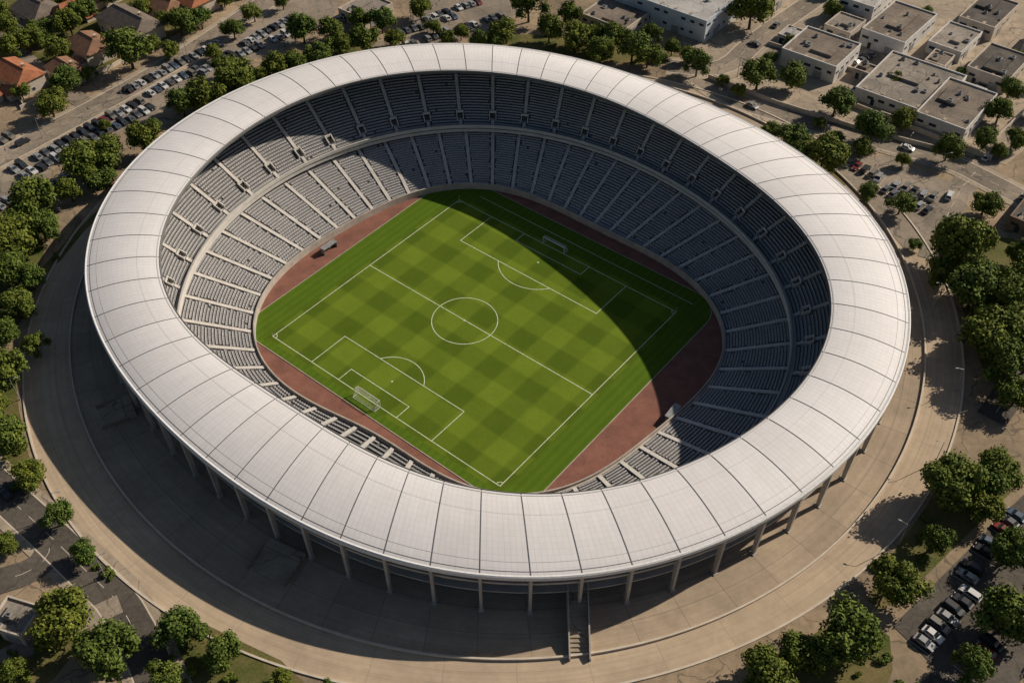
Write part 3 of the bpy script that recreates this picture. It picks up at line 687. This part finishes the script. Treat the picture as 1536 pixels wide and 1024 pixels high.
def flat(name,x,y,w,d,h,wall,roof,ang=-39,units=6,gates=True,storeys=1,winp=1.0):
    e=empty(name,(x,y,0),math.radians(ang))
    b=MB(); b.box((0,0,h/2-.1),(w,d,h),0,0)
    for s in (-1,1):
        b.box((s*(w/2-.15),0,h+.2),(.36,d+.06,.6),0,1); b.box((0,s*(d/2-.15),h+.2),(w-.7,.36,.6),0,1)
    b.obj('walls',[WALLS[wall],WALLS[wall]],e)
    b=MB(); b.box((0,0,h-.03),(w-.66,d-.66,.1),0,0)
    ew,ed=w*U(.25,.45),d*U(.3,.6); ex,ey=U(-.2,.2)*w,U(-.15,.15)*d
    b.box((ex,ey,h+.45),(ew,ed,.9),0,0)
    b.obj('roof',[ROOFS[roof]],e)
    b=MB()
    for k in range(units):
        ux,uy=U(-w*.42,w*.42),U(-d*.42,d*.42); s=U(.6,1.7); hh=U(.4,1.1)
        on=h+.9 if abs(ux-ex)<ew/2+.5 and abs(uy-ey)<ed/2+.5 else h
        b.box((ux,uy,on+hh/2),(s,s*U(.6,1.2),hh),0,0); b.box((ux,uy,on+hh+.06),(s*.7,s*.5,.12),0,1)
        if R()<.5 and on==h: b.tube((ux,uy,h+.3),(ux+U(-2,2),uy,h+.3),.1,.1,5,0)
    for k in range(int(w/6)):
        b.box((-w/2+2.5+k*6,-d*.42,h+.12),(1.0,1.6,.18),0,2)
    b.obj('rooftop_plant',[M['steel'],M['dark'],M['pavement']],e)
    b=MB()
    for st in range(storeys):
        zc_=h*(st+.62)/storeys; wh=min(1.1,h/storeys*.32)
        nW=int(w/3.6)
        for k in range(nW):
            xx=-w/2+(k+.5)*w/nW
            if R()<.2: continue
            ww=w/nW*U(.4,.66)
            for s in (-1,1):
                b.box((xx,s*(d/2+.02),zc_),(ww,.09,wh),0,1); b.box((xx,s*(d/2+.045),zc_),(ww-.14,.09,wh-.14),0,0)
        nD=int(d/3.6)
        for k in range(nD):
            yy=-d/2+(k+.5)*d/nD
            if R()<.25: continue
            ww=d/nD*U(.4,.66)
            for s in (-1,1):
                b.box((s*(w/2+.02),yy,zc_),(.09,ww,wh),0,1); b.box((s*(w/2+.045),yy,zc_),(.09,ww-.14,wh-.14),0,0)
    if gates:
        b.box((w*.2,-d/2-.09,1.4),(3,.12,2.8),0,2); b.box((w/2+.09,-d*.2,1.4),(.12,3.4,2.8),0,2); b.box((-w*.25,-d/2-.09,1.1),(1.2,.1,2.2),0,0)
    b.obj('windows_and_doors',[M['glass'],WALLS[wall],M['steel']],e)
flat('warehouse_building',60,157,40,27,8,'blue','pale',-38,10,True,2)
flat('workshop_building',105,121,20,19,6,'white','brown',-38,5)
flat('workshop_building',136,138,16,26,6,'white','brown',-40,5)
flat('depot_building',131,102,26,29,4,'white','grey',-38,9)
flat('workshop_building',141,87,16,26,5.5,'white','brown',-39,5)
flat('workshop_building',163,113,14,20,5,'beige','dark',-40,4)
flat('workshop_building',171,148,13,23,5,'beige','dark',-40,4)
flat('shop_building',38,149,19,19,4,'beige','brown',-38,4)
flat('office_building',129,157,13,18,7,'white','pale',-38,4,True,2)
flat('shop_building',151,36,12,21,4,'brown','dark',-40,4)
flat('shop_building',-53,153,13,15,4,'beige','grey',-38,3)
flat('workshop_building',154,131,12,18,4,'white','grey',-40,4)
flat('workshop_building',118,141,10,12,4,'beige','grey',-40,3)
flat('workshop_building',188,128,16,20,6,'white','brown',-40,4)
flat('workshop_building',92,167,20,14,5,'beige','pale',-38,4)
flat('shop_building',-98,-93,8,7,3.6,'beige','grey',-17,2)
flat('storage_shed',119,112,7,6,3,'beige','brown',-38,1)
flat('storage_shed',150,99,8,6,3,'white','grey',-38,1)
flat('storage_shed',145,118,7,9,3.4,'beige','brown',-38,2)
flat('storage_shed',98,136,6,8,3,'beige','pale',-38,1)
def house(name,x,y,w,d,h,roof,ang,wall='beige',hip=.5):
    e=empty(name,(x,y,0),math.radians(ang))
    b=MB(); b.box((0,0,h/2),(w,d,h),0,0); b.obj('walls',[WALLS[wall]],e)
    b=MB(); o=.6; W,D=w/2+o,d/2+o; rh=d*.30; rx=W-D*hip if W>D else .5
    vs=[(-W,-D,h),(W,-D,h),(W,D,h),(-W,D,h),(-rx,0,h+rh),(rx,0,h+rh),(-W,-D,h-.18),(W,-D,h-.18),(W,D,h-.18),(-W,D,h-.18)]
    b.add(vs,[(0,1,5,4),(1,2,5),(2,3,4,5),(3,0,4),(6,7,1,0),(7,8,2,1),(8,9,3,2),(9,6,0,3),(9,8,7,6)],0)
    b.tube((-rx,0,h+rh),(rx,0,h+rh),.15,.15,5,0)
    b.add([(w*.1,-D,h*.75),(w*.45,-D,h*.75),(w*.45,-D-3.2,h*.5),(w*.1,-D-3.2,h*.5)],[(3,2,1,0)],0)
    b.obj('roof',[ROOFS[roof]],e)
    b=MB(); b.box((w*.275,-d/2-1.6,h*.25),(w*.32,3.1,h*.48),0,0); b.obj('wing',[WALLS[wall]],e)
    b=MB(); b.box((w*.2,d*.15,h+rh*.8),(.8,.8,1.8),0,0); b.box((w*.2,d*.15,h+rh*.8+.95),(1,1,.12),0,1); b.obj('chimney',[WALLS['brown'],M['kerb']],e)
    b=MB()
    for st in range(max(1,int(h/2.6))):
        z=1.5+st*2.6
        for k in range(int(w/3.5)):
            xx=-w/2+(k+.5)*w/int(w/3.5)
            for s in (-1,1): b.box((xx,s*(d/2+.02),z),(1.3,.09,1.3),0,1); b.box((xx,s*(d/2+.045),z),(1.1,.09,1.1),0,0)
        for s in (-1,1): b.box((s*(w/2+.02),0,z),(.09,1.3,1.3),0,1); b.box((s*(w/2+.045),0,z),(.09,1.1,1.1),0,0)
    b.box((-w*.1,-d/2-.05,1.05),(1.1,.12,2.1),0,2)
    b.obj('windows_and_door',[M['glass'],M['white'],M['bark']],e)
for a in ((-164,107,16,10,5,'orange',-37),(-145,125,13,11,5,'tilebrown',-40),(-135,141,22,12,5,'tilegrey',-39),(-118,160,17,12,5,'orange',-39),(-126,155,12,9,4,'tilebrown',-39),(-149,111,12,8,4,'tilebrown',-40),(-172,152,15,12,4,'tilegrey',-38),(-176,98,13,10,5,'orange',51),(-186,130,14,10,5,'tilebrown',-38),(-160,152,11,9,4,'orange',51),(-152,168,14,10,5,'tilebrown',-38),(-100,176,14,11,5,'orange',-38),(-143,147,9,8,4,'tilegrey',51),(-192,108,13,11,5,'orange',-37)):
    house('tiled_roof_house',*a)
def wall(pts,h=1.8,w=.3):
    b=MB(); strip(b,pts,w,0,0,0,h); b.obj('boundary_wall',[M['kerb']])
wall([(66,111),(86,95),(110,80),(136,67)],1.6); wall([(118,88),(134,76)],2.2); wall([(-159,92),(-136,118),(-124,136)],1.5); wall([(-175,117),(-158,93)],1.4); wall([(90,133),(120,112)],1.5);wall([(108,96),(146,64)],1.8);wall([(150,74),(178,104)],1.8)
lm=MB(); lm.tube((0,0,0),(0,0,7.5),.11,.06,8); lm.tube((0,0,7.5),(1.5,0,7.9),.05,.04,6); lm.box((1.7,0,7.9),(.7,.28,.12),0,0); lm.tube((0,0,0),(0,0,.5),.18,.16,8)
LM=lm.mesh('street_lamp_mesh',[M['steel']])
for x,y,r in ((-96,74,140),(-147,76,-40),(-128,99,-40),(-112,124,-40),(98,78,50),(120,66,50),(128,57,0),(96,-52,180),(107,-30,180),(82,-74,150),(-98,-66,0),(-118,-33,0),(-84,-82,30),(76,112,100),(-30,140,-40),(111,0,180)): put(LM,'street_lamp',None,(x,y,0),math.radians(r))
# ------------------------------------------------------------------ light, sky, camera
w=bpy.data.worlds.new("World"); sc.world=w; w.use_nodes=True; nt=w.node_tree
sky=nt.nodes.new("ShaderNodeTexSky"); sky.sky_type='NISHITA'; sky.sun_disc=False
sd=Vector((40,20.5,29)).normalized(); el=math.asin(sd.z)
sky.sun_elevation=el; sky.sun_rotation=math.atan2(sd.x,sd.y)
nt.links.new(sky.outputs[0],nt.nodes["Background"].inputs[0]); nt.nodes["Background"].inputs[1].default_value=.05
sl=bpy.data.lights.new("sun","SUN"); sl.energy=5.0; sl.angle=math.radians(.5); sl.color=(1,.89,.745)
so=bpy.data.objects.new("sun",sl); sc.collection.objects.link(so); so.rotation_euler=sd.to_track_quat('Z','Y').to_euler(); so.location=(200,100,200)
cd=bpy.data.cameras.new("camera"); cd.lens=36*1568/1536; cd.sensor_width=36; cd.clip_end=8000; cd.clip_start=1
co=bpy.data.objects.new("camera",cd); sc.collection.objects.link(co)
co.location=(0,-283.5*math.cos(math.radians(45.37)),283.5*math.sin(math.radians(45.37))-13.5)
co.rotation_euler=(math.radians(90-45.37),0,0); sc.camera=co
sc.view_settings.view_transform='Standard'; sc.view_settings.look='None'; sc.view_settings.exposure=0
